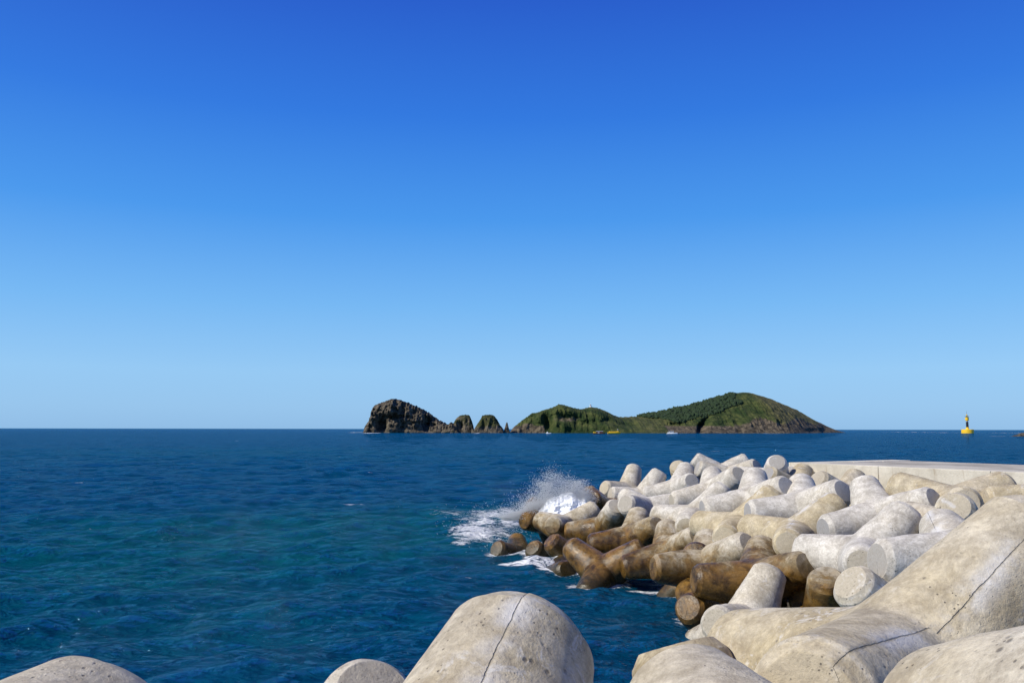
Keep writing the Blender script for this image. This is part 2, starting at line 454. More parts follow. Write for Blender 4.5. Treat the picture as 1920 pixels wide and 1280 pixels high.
    # brown weed and tide stain up to a ragged line above the sea
    rag = t.math('ADD', gz.outputs[2], t.math('MULTIPLY', t.math('SUBTRACT', t.noise(p, 1.3, 6, 0.68, 0.7), 0.5), 2.2))
    st = t.ramp(t.math('SUBTRACT', rag, stain), -0.45, 0.35, 1.0, 0.0)
    wet = t.ramp(t.math('SUBTRACT', rag, stain), -0.75, -0.05, 1.0, 0.0)
    ochre = t.mix(t.ramp(n_mid, 0.38, 0.66), (0.105, 0.070, 0.022), (0.31, 0.225, 0.10))
    weed = t.mix(t.ramp(t.noise(p, 2.6, 6, 0.7, 0.5), 0.36, 0.66), (0.042, 0.022, 0.006), (0.225, 0.122, 0.026))
    nz = t.n("ShaderNodeSeparateXYZ"); t.l(geo.outputs["Normal"], nz.inputs[0])
    # tops scoured pale by waves and feet, in ragged patches
    worn = t.math('MULTIPLY', t.ramp(nz.outputs[2], 0.1, 0.8), t.ramp(t.noise(p, 2.2, 7, 0.74, 0.8), 0.47, 0.62))
    scuff = t.math('MAXIMUM', t.ramp(t.noise(p, 5.0, 7, 0.75, 0.6), 0.55, 0.70, 0.0, 0.7), t.math('MULTIPLY', worn, 0.55))
    brown = t.mix(wet, t.mix(scuff, ochre, (0.46, 0.40, 0.30)), t.mix(t.math('MULTIPLY', scuff, 0.22), weed, (0.34, 0.25, 0.13)))
    # black and olive algae just above the sea
    alg = t.ramp(t.math('ADD', gz.outputs[2], t.math('MULTIPLY', t.math('SUBTRACT', t.noise(p, 2.8, 6, 0.7, 0.5), 0.5), 1.1)), 0.12, 0.55, 0.85, 0.0)
    brown = t.mix(alg, brown, t.mix(n_fine, (0.018, 0.014, 0.006), (0.050, 0.045, 0.014)))
    col = t.mix(st, col, brown)
    t.l(col, t.b.inputs["Base Color"])
    rough = t.math('SUBTRACT', 0.88, t.math('MULTIPLY', t.math('MULTIPLY', wet, st), t.ramp(t.noise(p, 3.1, 5, 0.6), 0.3, 0.7, 0.72, 0.46)))
    t.l(rough, t.b.inputs["Roughness"])
    t.b.inputs["Specular IOR Level"].default_value = 0.4
    h = t.math('ADD', t.math('MULTIPLY', n_fine, 0.011), t.math('MULTIPLY', n_mid, 0.020))
    h = t.math('SUBTRACT', h, t.math('MULTIPLY', pit, 0.006))
    h = t.math('SUBTRACT', h, t.math('MULTIPLY', line, 0.015))
    h = t.math('ADD', h, t.math('MULTIPLY', t.noise(p, 60.0, 3, 0.6), 0.003))
    t.l(t.bump(h, 0.9, 1.0), t.b.inputs["Normal"])
    return t.m


def mat_wall():
    t = NT("cast_seawall_concrete")
    geo = t.n("ShaderNodeNewGeometry"); p = geo.outputs["Position"]
    n = t.noise(p, 1.1, 6, 0.65, 0.4)
    col = t.mix(t.ramp(n, 0.3, 0.7), (0.47, 0.43, 0.34), (0.66, 0.61, 0.50))
    drip = t.noise(t.mapping(p, (3.0, 3.0, 0.35)), 1.3, 6, 0.7)
    col = t.mix(t.ramp(drip, 0.56, 0.74, 0, 0.7), col, (0.30, 0.22, 0.13))
    col = t.mix(t.ramp(t.noise(p, 14, 5, 0.7), 0.5, 0.8, 0, 0.4), col, (0.25, 0.23, 0.2))
    t.l(col, t.b.inputs["Base Color"])
    t.b.inputs["Roughness"].default_value = 0.9
    t.l(t.bump(t.noise(p, 9, 6, 0.7), 0.5, 0.03), t.b.inputs["Normal"])
    return t.m


def mat_deck():
    t = NT("worn_deck_concrete")
    geo = t.n("ShaderNodeNewGeometry"); p = geo.outputs["Position"]
    col = t.mix(t.ramp(t.noise(p, 0.5, 6, 0.65, 0.5), 0.35, 0.65), (0.30, 0.27, 0.215), (0.50, 0.46, 0.38))
    t.l(col, t.b.inputs["Base Color"])
    t.b.inputs["Roughness"].default_value = 0.92
    t.l(t.bump(t.noise(p, 12, 5, 0.7), 0.4, 0.02), t.b.inputs["Normal"])
    return t.m


def mat_plain(name, col, rough=0.6, var=0.15, scale=4.0, metal=0.0):
    t = NT(name)
    tc = t.n("ShaderNodeTexCoord")
    n = t.noise(tc.outputs["Object"], scale, 4, 0.6)
    lo = tuple(c * (1 - var) for c in col); hi = tuple(min(1, c * (1 + var)) for c in col)
    t.l(t.mix(n, lo, hi), t.b.inputs["Base Color"])
    t.b.inputs["Roughness"].default_value = rough
    t.b.inputs["Metallic"].default_value = metal
    return t.m


def mat_island(rock_lo, rock_hi, grass_lo, grass_hi, name):
    """rock where the vertex attribute 'rock' is high, grass and scrub elsewhere"""
    t = NT(name)
    geo = t.n("ShaderNodeNewGeometry"); p = geo.outputs["Position"]
    rk = t.attr("rock"); dry = t.attr("dry")
    n1 = t.noise(p, 0.06, 6, 0.65, 0.4)
    n2 = t.noise(t.mapping(p, (0.22, 0.22, 0.07)), 1.0, 6, 0.7, 0.6)
    rock = t.mix(t.ramp(n2, 0.36, 0.66), rock_lo, rock_hi)
    grass = t.mix(t.ramp(n1, 0.35, 0.65), grass_lo, grass_hi)
    drygrass = t.mix(t.ramp(t.noise(p, 0.12, 6, 0.7, 0.5), 0.35, 0.66), (0.060, 0.060, 0.022), (0.195, 0.165, 0.075))
    grass = t.mix(t.math('MULTIPLY', dry, t.ramp(n1, 0.3, 0.62, 1.0, 0.8)), grass, drygrass)
    shrub = t.ramp(t.noise(p, 0.2, 5, 0.7, 0.4), 0.48, 0.62, 0.0, 0.85)
    shrub = t.math('MULTIPLY', shrub, t.math('SUBTRACT', 1.0, t.math('MULTIPLY', dry, 0.7)))
    grass = t.mix(shrub, grass, (0.018, 0.034, 0.009))
    rf = t.ramp(t.math('ADD', rk, t.math('MULTIPLY', t.math('SUBTRACT', n2, 0.5), 0.9)), 0.38, 0.62)
    t.l(t.mix(rf, grass, rock), t.b.inputs["Base Color"])
    t.b.inputs["Roughness"].default_value = 0.95
    t.b.inputs["Specular IOR Level"].default_value = 0.2
    h = t.math('ADD', t.math('MULTIPLY', n2, 3.0), t.math('MULTIPLY', t.noise(p, 0.5, 5, 0.7), 1.2))
    t.l(t.bump(h, 0.8, 1.0), t.b.inputs["Normal"])
    return t.m


M_SEA = mat_sea()
M_BLOCK = mat_concrete_block()
M_WALL = mat_wall()
M_DECK = mat_deck()
M_ROCKY = mat_island((0.028, 0.025, 0.019), (0.185, 0.155, 0.110), (0.022, 0.032, 0.009), (0.065, 0.068, 0.022), "layered_cliff_rock")
M_GREEN = mat_island((0.034, 0.029, 0.021), (0.175, 0.142, 0.095), (0.018, 0.038, 0.009), (0.085, 0.098, 0.028), "grassy_island_slope")
M_FOREST = mat_plain("pine_canopy", (0.016, 0.036, 0.010), 0.95, 0.5, 0.15)
M_FOAM = mat_plain("white_foam", (0.88, 0.90, 0.91), 0.6, 0.04, 3.0)
_n = M_FOAM.node_tree.nodes; _l = M_FOAM.node_tree.links
_p = next(q for q in _n if q.type == 'BSDF_PRINCIPLED'); _o = next(q for q in _n if q.type == 'OUTPUT_MATERIAL')
_t = _n.new("ShaderNodeBsdfTranslucent"); _t.inputs[0].default_value = (0.9, 0.92, 0.93, 1)
_m = _n.new("ShaderNodeMixShader"); _m.inputs[0].default_value = 0.5
_l.new(_p.outputs[0], _m.inputs[1]); _l.new(_t.outputs[0], _m.inputs[2]); _l.new(_m.outputs[0], _o.inputs[0])
M_FROTH = mat_plain("thick_white_froth", (0.90, 0.92, 0.93), 0.7, 0.03, 6.0)
_t = M_FROTH.node_tree; _p = next(q for q in _t.nodes if q.type == 'BSDF_PRINCIPLED')
_g = _t.nodes.new("ShaderNodeNewGeometry"); _z = _t.nodes.new("ShaderNodeTexNoise"); _z.inputs["Scale"].default_value = 9.0; _z.inputs["Detail"].default_value = 6.0
_u = _t.nodes.new("ShaderNodeBump"); _u.inputs["Distance"].default_value = 0.12; _u.inputs["Strength"].default_value = 0.5
_t.links.new(_g.outputs["Position"], _z.inputs["Vector"]); _t.links.new(_z.outputs[0], _u.inputs["Height"]); _t.links.new(_u.outputs[0], _p.inputs["Normal"])
M_SHADE_MOUND = mat_plain("dark_shade_mound", (0.05, 0.042, 0.032), 0.9, 0.5, 1.2)  # dark fill of the added light-blocking mounds
M_YELLOW = mat_plain("yellow_marine_paint", (0.80, 0.50, 0.015), 0.45, 0.08, 0.3)
M_BLACK = mat_plain("black_marine_paint", (0.012, 0.012, 0.018), 0.5, 0.2, 0.3)
M_WHITE = mat_plain("white_hull_paint", (0.80, 0.80, 0.78), 0.4, 0.05, 0.3)
M_STEEL = mat_plain("grey_steel", (0.25, 0.25, 0.26), 0.5, 0.2, 2.0, 0.3)
M_MAROON = mat_plain("maroon_cabin_paint", (0.16, 0.05, 0.025), 0.6, 0.2, 0.5)
M_GLASS = mat_plain("dark_window", (0.02, 0.025, 0.03), 0.15, 0.1, 1.0)
M_HOLE = mat_plain("dark_form_tie_hole", (0.03, 0.028, 0.025), 0.9, 0.2, 1.0)

# ------------------------------------------------------------------ sea
def graded(lo, hi, step, growth, far_lo, far_hi):
    a = list(np.arange(lo, hi + 1e-6, step))
    s, v = step, a[-1]
    while v < far_hi:
        s *= 1 + growth; v += s; a.append(v)
    s, v, b = step, a[0], []
    while v > far_lo:
        s *= 1 + growth; v -= s; b.append(v)
    return np.array(b[::-1] + a)


FOAM = []     # (x, y, rx, ry, rot, strength, lift) on the sea


def foam_px(px, py, hw, hh, s, lift=0.0, rot=0.0):
    c = on_level(px, py)
    e = on_level(px + hw, py)
    u = on_level(px, py - hh); d = on_level(px, py + hh)
    FOAM.append((c[0], c[1], max(0.15, abs(e[0] - c[0])), max(0.2, abs(u[1] - d[1]) / 2), rot, s, lift))


# broken water round the seaward toe of the block mound
for a in ((895, 1003, 66, 17, 1.0, .22), (868, 1020, 26, 6, 1.0, .18), (905, 985, 50, 12, .9, .12), (925, 965, 70, 14, .9, .12), (960, 962, 60, 10, 1.05, .15),
          (1010, 962, 60, 10, 1.2, .2), (850, 962, 70, 9, .66, .05), (880, 975, 80, 12, .6, .05), (870, 1000, 60, 14, .6, .05), (930, 1000, 60, 20, .8, .08), (960, 985, 40, 14, .8, .08), (818, 957, 30, 3, .6, .03), (985, 985, 40, 14, .62, .03),
          (975, 1035, 26, 10, .62, .03), (1000, 1046, 34, 9, 1.0, .05), (1060, 1068, 60, 10, .78, .05), (1100, 1070, 44, 8, 1.1, .05), (1050, 1040, 40, 10, .8, .04),
          (1180, 1068, 60, 8, .6, .03), (1222, 1106, 44, 10, 1.3, .08), (1290, 1122, 40, 10, .66, .04), (1345, 1150, 34, 8, 1.2, .06), (1312, 1165, 34, 6, .6, .03),
          (1200, 1130, 60, 14, .42, .0), (960, 1020, 60, 22, .45, .0), (1180, 1240, 30, 14, .5, .02)):
    foam_px(*a)
# surf on the far shores and round the beacon
for a in ((668, 811.6, 9, .5, 1.1, .5), (698, 812.6, 16, .5, 1.2, .5), (1730, 808.0, 8, .8, 1.2, .5), (1806, 809.5, 7, .5, 1.0, .3), (1836, 809.5, 6, .5, 1.0, .3), (1848, 806.8, 6, .5, 1.1, .4),
          (1895, 815.2, 8, 1.0, 1.2, .4), (1904, 808.5, 5, .6, 1.1, .4), (1788, 809, 3, .5, 1, .3), (1872, 815, 6, .4, .9, .2), (1560, 806.8, 12, .5, 1.2, .6), (1525, 808, 12, .5, 1.1, .5), (895, 812.5, 6, .5, 1, .4), (1375, 812, 4, .5, 1, .4), (1445, 811, 4, .5, 1, .4)):
    foam_px(*a)

gx = graded(-26, 24, 0.17, 0.035, -26000, 26000)
gy0 = list(np.arange(6, 30, 0.14))
v, s = gy0[-1], 0.14
while v < 42000:
    s = max(0.14, 0.0098 * (v - 14)); v += s; gy0.append(v)
gy = np.array([-400, -100, -30, -10, 0] + gy0)
X, Y = np.meshgrid(gx, gy)
dx = np.gradient(gx)[None, :] * np.ones_like(Y)
dy = np.gradient(gy)[:, None] * np.ones_like(X)
sp = np.maximum(dx * 0.6, dy)
Z = np.zeros_like(X); DX = np.zeros_like(X); DY = np.zeros_like(X)
wr = np.random.default_rng(5)
for k in range(80):
    lam = 0.42 * (26 ** (k / 79.0)) * wr.uniform(.9, 1.1)
    th = radians(-58) + wr.normal(0, 0.62)            # travel direction
    kx, ky = math.cos(th) * 2 * math.pi / lam, math.sin(th) * 2 * math.pi / lam
    amp = 0.0096 * lam ** 0.92 * wr.uniform(.6, 1.3)
    if lam > 4: amp *= 0.7
    att = sstep(1.5, 3.2, lam / sp)
    ph = kx * X + ky * Y + wr.uniform(0, 6.28)
    a = amp * att * (0.6 + 0.55 * np.sin(0.21 * (kx * X - 0.7 * ky * Y) + wr.uniform(0, 6)))
    Z += a * np.cos(ph)
    DX -= 0.8 * a * math.cos(th) * np.sin(ph)
    DY -= 0.8 * a * math.sin(th) * np.sin(ph)
# one longer swell that lifts the green shoulder in front of the mound
foam = np.zeros_like(X); lift = np.zeros_like(X)
for (cx, cy, rx, ry, rot, st, lf) in FOAM:
    q = ((X - cx) / rx) ** 2 + ((Y - cy) / ry) ** 2
    g = np.exp(-q * 0.9)
    foam = np.maximum(foam, st * g); lift = np.maximum(lift, lf * g)
# wash round every block that breaks the surface
LEG4 = np.array([[1, 1, 1], [1, -1, -1], [-1, 1, -1], [-1, -1, 1]]) / math.sqrt(3)
patch = .5 + .5 * fbm_np(X, Y, 21, 3, .55)
for key, rv, pos, *_ in BLOCKS:
    v = Vector(rv); Rm = np.array(Matrix.Rotation(v.length, 3, v.normalized()))
    for lg in LEG4 @ Rm.T:
        for s_ in np.linspace(.1, .9, 9):
            c_ = np.array(pos) + lg * s_ * 1.6; r_ = (.385 - .157 * s_) * 1.6
            if abs(c_[2]) < r_:
                rad = math.sqrt(r_ * r_ - c_[2] ** 2)
                ix = slice(*np.searchsorted(gx, [c_[0] - rad - 1.5, c_[0] + rad + 1.5])); iy = slice(*np.searchsorted(gy, [c_[1] - rad - 1.8, c_[1] + rad + 1.8]))
                dd = np.hypot(X[iy, ix] - c_[0], Y[iy, ix] - c_[1]) - rad
                g = np.where(dd < 0, .7, np.exp(-(dd / .45) ** 2) * .95) * np.clip(patch[iy, ix] * 1.9 - .15, 0, 1.15)
                foam[iy, ix] = np.maximum(foam[iy, ix], g)
foam = np.clip(foam * .88, 0, .78)
lump = 0.5 + 0.5 * fbm_np(X, Y, 3, 4, 1.6)
Z += lift * lump * 1.3
sh = np.zeros_like(X)
for (px, py, hw, hh, st) in ((640, 990, 480, 46, 1.2), (250, 1060, 380, 70, .95), (880, 975, 160, 26, .9), (120, 985, 200, 25, .5), (500, 850, 700, 12, .35), (330, 1180, 420, 60, .35)):
    c = on_level(px, py); e = on_level(px + hw, py); u = on_level(px, py - hh); d = on_level(px, py + hh)
    sh += st * np.exp(-(((X - c[0]) / abs(e[0] - c[0])) ** 2 + ((Y - c[1]) / (abs(u[1] - d[1]) / 2)) ** 2))
P = np.stack([X + DX, Y + DY, Z], -1)
me = grid_mesh("sea", P)
float_attr(me, "foam", foam)
float_attr(me, "shallow", np.clip(sh, 0, 1))
sea = tag(link("sea", me, M_SEA), "deep blue choppy sea reaching to the horizon", "sea", kind="structure")

# ------------------------------------------------------------------ islands
def loft(name, sil, D, wf, wb, pf, pb, hollows, step, mat, rough, rockf, dryf, nt=70, seed=1, ledge=0.0, strata=0.0):
    """island from its skyline: sil = photo skyline points, D(x) ridge distance, wf/wb front and back depth"""
    sx = np.array([p[0] for p in sil], float); sy = np.array([p[1] for p in sil], float)
    xs = np.arange(sx[0], sx[-1] + step * .5, step)
    ys = np.interp(xs, sx, sy)
    rows = []; rk = []; dr = []
    for x, y in zip(xs, ys):
        d = D(x)
        top = at_dist(x, y, d)
        zr = max(0.3, top[2] + 0.6)
        jag = noise.fractal(Vector((x * 0.35, seed, 0)), 0.7, 2.0, 4) * rough * 0.18
        edge = min(1.0, (x - sx[0]) / 8, (sx[-1] - x) / 8)
        zr += jag * edge
        a, b = wf(x), wb(x)
        col = []; c_r = []; c_d = []
        for t in np.linspace(0, 1, nt):
            s = 1 - (1 - t) ** pf(x)
            z = -2.0 + (zr + 2.0) * s
            yy = d - a * (1 - t)
            xx = top[0]
            # relief: big buttresses, vertical fissures, ledges
            q = Vector((xx * 0.045, yy * 0.02, z * 0.045 + seed * 9))
            n1 = noise.fractal(q, 0.8, 2.0, 5)
            n2 = noise.ridged_multi_fractal(Vector((xx * 0.11, z * 0.035, seed * 4.0)), 0.9, 2.1, 4, 1.0, 2.0) - 1.0
            n3 = noise.fractal(Vector((xx * 0.3, yy * .1, z * 0.3)), 0.9, 2.0, 3)
            amp = rough * (1 - t) ** 0.35 * min(1, t * 6)
            off = amp * (1.1 * n1 - 0.7 * n2 + 0.35 * n3)
            if strata:
                off += strata * (1 - t) ** .5 * math.sin(z * 0.9 + 2.2 * n1 + xx * 0.03)
            py = 804 - FPX * (z - CAM_H) / d
            for (hx, hy, rx, ry, dep, sl) in hollows:
                g = math.exp(-(((x - hx) - sl * (py - hy)) / rx) ** 2 - ((py - hy) / ry) ** 2)
                off += dep * g
            yy += off
            z += rough * 0.10 * n3 * (1 - t) * min(1, t * 5)
            col.append((xx, yy, z)); c_r.append(rockf(x, py, z, t)); c_d.append(dryf(x, py, z, t))
        for t in np.linspace(0.06, 1, 18):
            s = 1 - t ** pb(x)
            z = -2.0 + (zr + 2.0) * s
            n1 = noise.fractal(Vector((top[0] * 0.05, t * 5, seed * 3)), 0.8, 2.0, 4)
            col.append((top[0], d + b * t + rough * n1 * t, z)); c_r.append(rockf(x, y, z, 1 - t)); c_d.append(dryf(x, y, z, 1 - t))
        rows.append(col); rk.append(c_r); dr.append(c_d)
    P = np.array(rows)
    me = grid_mesh(name, P[:, ::-1])
    float_attr(me, "rock", np.array(rk)[:, ::-1].ravel())
    float_attr(me, "dry", np.array(dr)[:, ::-1].ravel())
    return me, P


ROCK_SIL = [(690, 812.5), (691, 805), (692, 795), (696, 787), (702, 781), (703, 764), (705, 760.5), (711, 759.5), (716, 757), (727, 753.5), (733, 750.5), (740, 749.8), (748, 750.5), (760, 755),
            (775, 760.5), (790, 767), (800, 772), (812, 780), (824, 789), (836, 794.5), (842, 797), (846, 793.5), (851, 794), (856, 801), (862, 808), (866, 812.5)]
me, _ = loft("rocky_island", ROCK_SIL, lambda x: 1070.0, lambda x: 46.0, lambda x: 70.0,
             lambda x: 3.6 if x < 780 else 3.0, lambda x: 1.6,
             [(724, 797, 9, 13, 26, .1), (745, 783, 17, 4.5, 14, 0), (763, 802, 6, 10, 10, 0), (805, 797, 12, 14, 14, 0), (704, 800, 5, 14, 8, .2), (695, 792, 5, 5, 8, 0), (835, 804, 8, 8, 8, 0)],
             0.8, M_ROCKY, 10.0,
             lambda x, py, z, t: 0.95 - 0.75 * float(sstep(.80, .97, t)) * float(sstep(735, 770, x)) - (.35 if x > 835 else 0),
             lambda x, py, z, t: 0.6, nt=80, seed=2, strata=1.8)
o = tag(link("rocky_island", me, M_ROCKY), "craggy brown rock island with sheer cliffs and dark hollows", "island", kind="structure")

MAIN_SIL = [(956, 812), (962, 803), (970, 796), (980, 788), (990, 781), (996, 776), (1002, 774.5), (1011, 773), (1016, 770), (1024, 768), (1034, 765), (1042, 761.5), (1048, 758.2), (1054, 758.6),
            (1064, 761.5), (1074, 764.5), (1085, 767), (1092, 767.2), (1099, 764.8), (1108, 763.3), (1117, 764.3), (1128, 768), (1140, 773.5), (1152, 779), (1161, 781.8), (1178, 781.4), (1195, 780.5),
            (1210, 778.5), (1225, 776), (1240, 773), (1260, 768), (1280, 764), (1300, 759), (1320, 753), (1340, 747), (1355, 742), (1370, 738.5), (1382, 736.2), (1392, 735.2), (1402, 736), (1412, 738.4), (1425, 742.3),
            (1440, 747.6), (1455, 754), (1470, 760.7), (1485, 768), (1500, 776.5), (1512, 784), (1522, 790), (1532, 796.5), (1540, 801), (1546, 804.5), (1551, 808)]


def main_d(x):
    return 1085.0 + 60 * float(sstep(1050, 1180, x)) + 60 * float(sstep(1180, 1400, x)) + 260 * float(sstep(1400, 1560, x))


def main_wf(x):
    return 50 + 70 * float(sstep(1060, 1180, x)) + 30 * float(sstep(1180, 1350, x)) - 40 * float(sstep(1450, 1560, x)) - 18 * math.exp(-((x - 990) / 25) ** 2)


def main_rock(x, py, z, t):
    r = 0.95 * (1 - float(sstep(5, 13, z))) * (1 if (x > 1225 or x < 1020) else 0.35)
    r = max(r, 0.9 * (1 - float(sstep(11, 21, z + 4 * math.sin(x * .09)))) * float(sstep(1290, 1370, x)))
    r = max(r, .75 * math.exp(-((x - 990) / 22) ** 2 - ((py - 800) / 9) ** 2))
    r = max(r, .62 * math.exp(-((x - 1060) / 38) ** 2 - ((py - 786) / 8) ** 2))
    return r


me, MAIN_P = loft("grassy_island", MAIN_SIL, main_d, main_wf, lambda x: 90.0,
                  lambda x: 2.6 - 1.1 * float(sstep(1080, 1180, x)) + 0.25 * float(sstep(1300, 1400, x)), lambda x: 1.7,
                  [(1026, 793, 9, 17, 24, .12), (1056, 783, 12, 8, 14, .3), (1078, 788, 7, 9, 10, 0), (1100, 793, 16, 6, 8, 0), (1128, 788, 10, 6, 10, 0), (1165, 797, 16, 5, 10, 0),
                   (1285, 799, 6, 12, 34, -.9), (1240, 797, 12, 4, 12, -.3), (1335, 808, 5, 4, 6, 0), (1460, 806, 10, 3, 8, -.6), (1490, 805, 10, 3, 8, -.6)],
                  1.0, M_GREEN, 5.5, main_rock,
                  lambda x, py, z, t: 0.9 * float(sstep(1385, 1420, x)) + 0.5 * float(sstep(1085, 1120, x)) * (1 - float(sstep(1150, 1230, x))) * float(sstep(.6, .95, t)) + .35 * float(sstep(1160, 1200, x)) * (1 - float(sstep(1230, 1280, x))),
                  nt=70, seed=5)
o = tag(link("grassy_island", me, M_GREEN), "long green island rising to a rounded grassy hill on the right", "island", kind="structure")

STACKS = [
    ([(846, 812), (850, 798), (853, 790), (858, 783.5), (864, 779.5), (870, 778.5), (877, 778.4), (881, 780), (885, 789), (888, 799), (890, 812)], 1060, "broad dome sea stack nearest the craggy island with a pale scar", 7, .55),
    ([(887, 812), (891, 803), (896, 795), (902, 786), (905, 780), (911, 778.3), (923, 778.2), (928, 781), (933, 788), (938, 797), (943, 803), (946, 812)], 1050, "dark green dome sea stack standing between the other two stacks", 9, .45),
    ([(944, 812.5), (947, 803), (949, 795), (950.5, 791.8), (952, 793), (954, 801), (957, 812.5)], 1046, "thin needle of dark rock beside the long green island", 11, .9),
]
for sil, d, lab, sd, rk in STACKS:
    wid = (sil[-1][0] - sil[0][0]) * d / FPX
    me, _ = loft("sea_stack", sil, lambda x: float(d), lambda x: wid * .55, lambda x: wid * .6, lambda x: 2.8, lambda x: 2.2,
                 [(867, 798, 4, 8, 6, 0), (908, 800, 4, 9, 5, 0)], 0.5, M_ROCKY, 3.2,
                 lambda x, py, z, t: rk + .35 * (1 - float(sstep(3, 10, z))) - .2 * t, lambda x, py, z, t: .2, nt=50, seed=sd)
    tag(link("sea_stack", me, M_ROCKY), lab, "sea stack", "sea stacks between the two islands")

# dark reef at the right edge of the view
reef = []
for i, u in enumerate(np.linspace(-1, 1, 60)):
    row = []
    for v in np.linspace(-1, 1, 30):
        h = max(0, 1 - (u * u) ** .8) * max(0, 1 - v * v)
        n = noise.fractal(Vector((u * 4, v * 3, 2.2)), 0.8, 2, 4)
        row.append((u * 13 + n, v * 5, -0.8 + h * (4.6 + 2.2 * n) * (0.75 + .25 * u)))
    reef.append(row)
me = grid_mesh("reef_rock", np.array(reef))
float_attr(me, "rock", np.ones(1800)); float_attr(me, "dry", np.zeros(1800))
c = on_level(1924, 814.5)
o = tag(link("reef_rock", me, M_ROCKY), "low black reef rock awash at the right edge beyond the yellow beacon", "rock")
o.location = c

# pine wood on the left shoulder of the big hill
FP = [(1196, 779.5), (1230, 771), (1280, 760), (1320, 749), (1352, 738), (1378, 733), (1380, 741), (1374, 748), (1396, 752), (1390, 757), (1368, 763), (1352, 771), (1335, 777), (1320, 783), (1315, 779), (1300, 785), (1276, 792), (1255, 787), (1238, 783), (1215, 782.5)]


def inside(x, y, poly):
    r = False
    for (x1, y1), (x2, y2) in zip(poly, poly[1:] + poly[:1]):
        if (y1 > y) != (y2 > y) and x < (x2 - x1) * (y - y1) / (y2 - y1) + x1:
            r = not r
    return r


def to_px(p):
    v = np.asarray(p) - np.array([0, 0, CAM_H])
    d = v @ C_FW
    return 960 + FPX * (v @ C_RT) / d, 640 - FPX * (v @ C_UP) / d


ico_v, ico_f = [], []
_b = bmesh.new(); bmesh.ops.create_icosphere(_b, subdivisions=2, radius=1.0)
_b.verts.ensure_lookup_table()
ICO_V = np.array([v.co[:] for v in _b.verts]); ICO_F = np.array([[v.index for v in f.verts] for f in _b.faces]); _b.free()


def blobs(name, items, mat, squash=1.0, rough=.35):
    V, F = [], []
    for n, (p, r) in enumerate(items):
        k = 1 + rough * rng.normal(size=len(ICO_V))
        V.append(ICO_V * (r * k)[:, None] * np.array([1, 1, squash]) + np.asarray(p))
        F.append(ICO_F + n * len(ICO_V))
    return poly_mesh(name, np.vstack(V), np.vstack(F))


items = []
flat = MAIN_P[230:460, :70].reshape(-1, 3)
for p in flat[rng.permutation(len(flat))]:
    if p[2] < 6: continue
    px, py = to_px(p)
    if inside(px, py, FP):
        items.append((p + np.array([rng.uniform(-.5, .5), 0, .5]), rng.choice([.8, 1.2, 1.7, 2.4]) * rng.uniform(.8, 1.15)))
    if len(items) > 1900: break
me = blobs("pine_wood", items, M_FOREST, .95, .3)
o = tag(link("pine_wood", me, M_FOREST, smooth=False), "dark pine wood covering the left shoulder of the grassy hill", "wood", kind="stuff")


def pine(px, py, h, label):
    base = at_dist(px, py, main_d(px))
    root = empty("pine_tree", base)
    tag(root, label, "tree", "lone pines along the island skyline")
    bm = bmesh.new(); lathe(bm, [(.28, -1.0), (.22, h * .4), (.1, h * .8)], 8)
    link("trunk", bm_mesh("trunk", bm), mat_bark, root)
    it = [(np.array([rng.uniform(-.8, .8), rng.uniform(-.8, .8), h * rng.uniform(.5, .95)]), rng.uniform(.5, 1.0)) for _ in range(12)]
    link("crown", blobs("crown", it, M_FOREST, .8, .25), M_FOREST, root, smooth=False)


mat_bark = mat_plain("pine_bark", (0.06, 0.04, 0.025), .95, .3, 2.0)
for px, py, h, lab in ((1197, 780.3, 2.6, "small lone pine at the left end of the skyline tree row"), (1209, 778.8, 3.6, "lone round pine, second along the island skyline row"), (1217, 777.2, 4.2, "tallest lone pine in the skyline row, left of the dark wood"),
                       (1226, 775.8, 3.4, "low bushy pine just left of the dark wood on the skyline"), (1236, 774, 3.8, "lone pine touching the left edge of the dark wood")):
    pine(px, py, h, lab)

# ------------------------------------------------------------------ concrete pier
PZ = CAM_H - 1.28
FL = on_level(1479, 864.5, PZ); FR = on_level(1920, 882, PZ)
e = (FR - FL)[:2]; e /= np.linalg.norm(e)
ang = math.atan2(e[1], e[0])
nrm = np.array([-e[1], e[0]])
BL = on_level(1640, 857.6, PZ)
PW = float((BL - FL)[:2] @ nrm)
pier = empty("concrete_pier", (FL[0], FL[1], 0), ang)
tag(pier, "pale concrete pier with flat deck behind the tetrapod pile", "pier")
bm = bmesh.new(); bm_box(bm, 0.06, 27.9, 0.07, PW - .05, -3.0, PZ - 0.35)
link("pier_core", bm_mesh("pier_core", bm), M_HOLE, pier, smooth=False)
PANEL_L = 4.0
for k in range(7):
    bm = bmesh.new(); bm_box(bm, k * PANEL_L + .005, (k + 1) * PANEL_L - .005, 0, .9, -2.9, PZ - .004, .02)
    link("wall_panel", bm_mesh("wall_panel", bm), M_WALL, pier, smooth=False)
for k in range(3):
    w = (PW - .9) / 3
    bm = bmesh.new(); bm_box(bm, 0, .9, .9 + k * w + .012, .9 + (k + 1) * w - .012, -2.9, PZ - .008, .035)
    link("end_panel", bm_mesh("end_panel", bm), M_WALL, pier, smooth=False)
for k in range(7):
    bm = bmesh.new(); bm_box(bm, .912 if k == 0 else k * PANEL_L + .01, (k + 1) * PANEL_L - .01, .912, PW, PZ - .34, PZ - .03, .02)
    link("deck_slab", bm_mesh("deck_slab", bm), M_DECK, pier, smooth=False)
hb = bmesh.new()
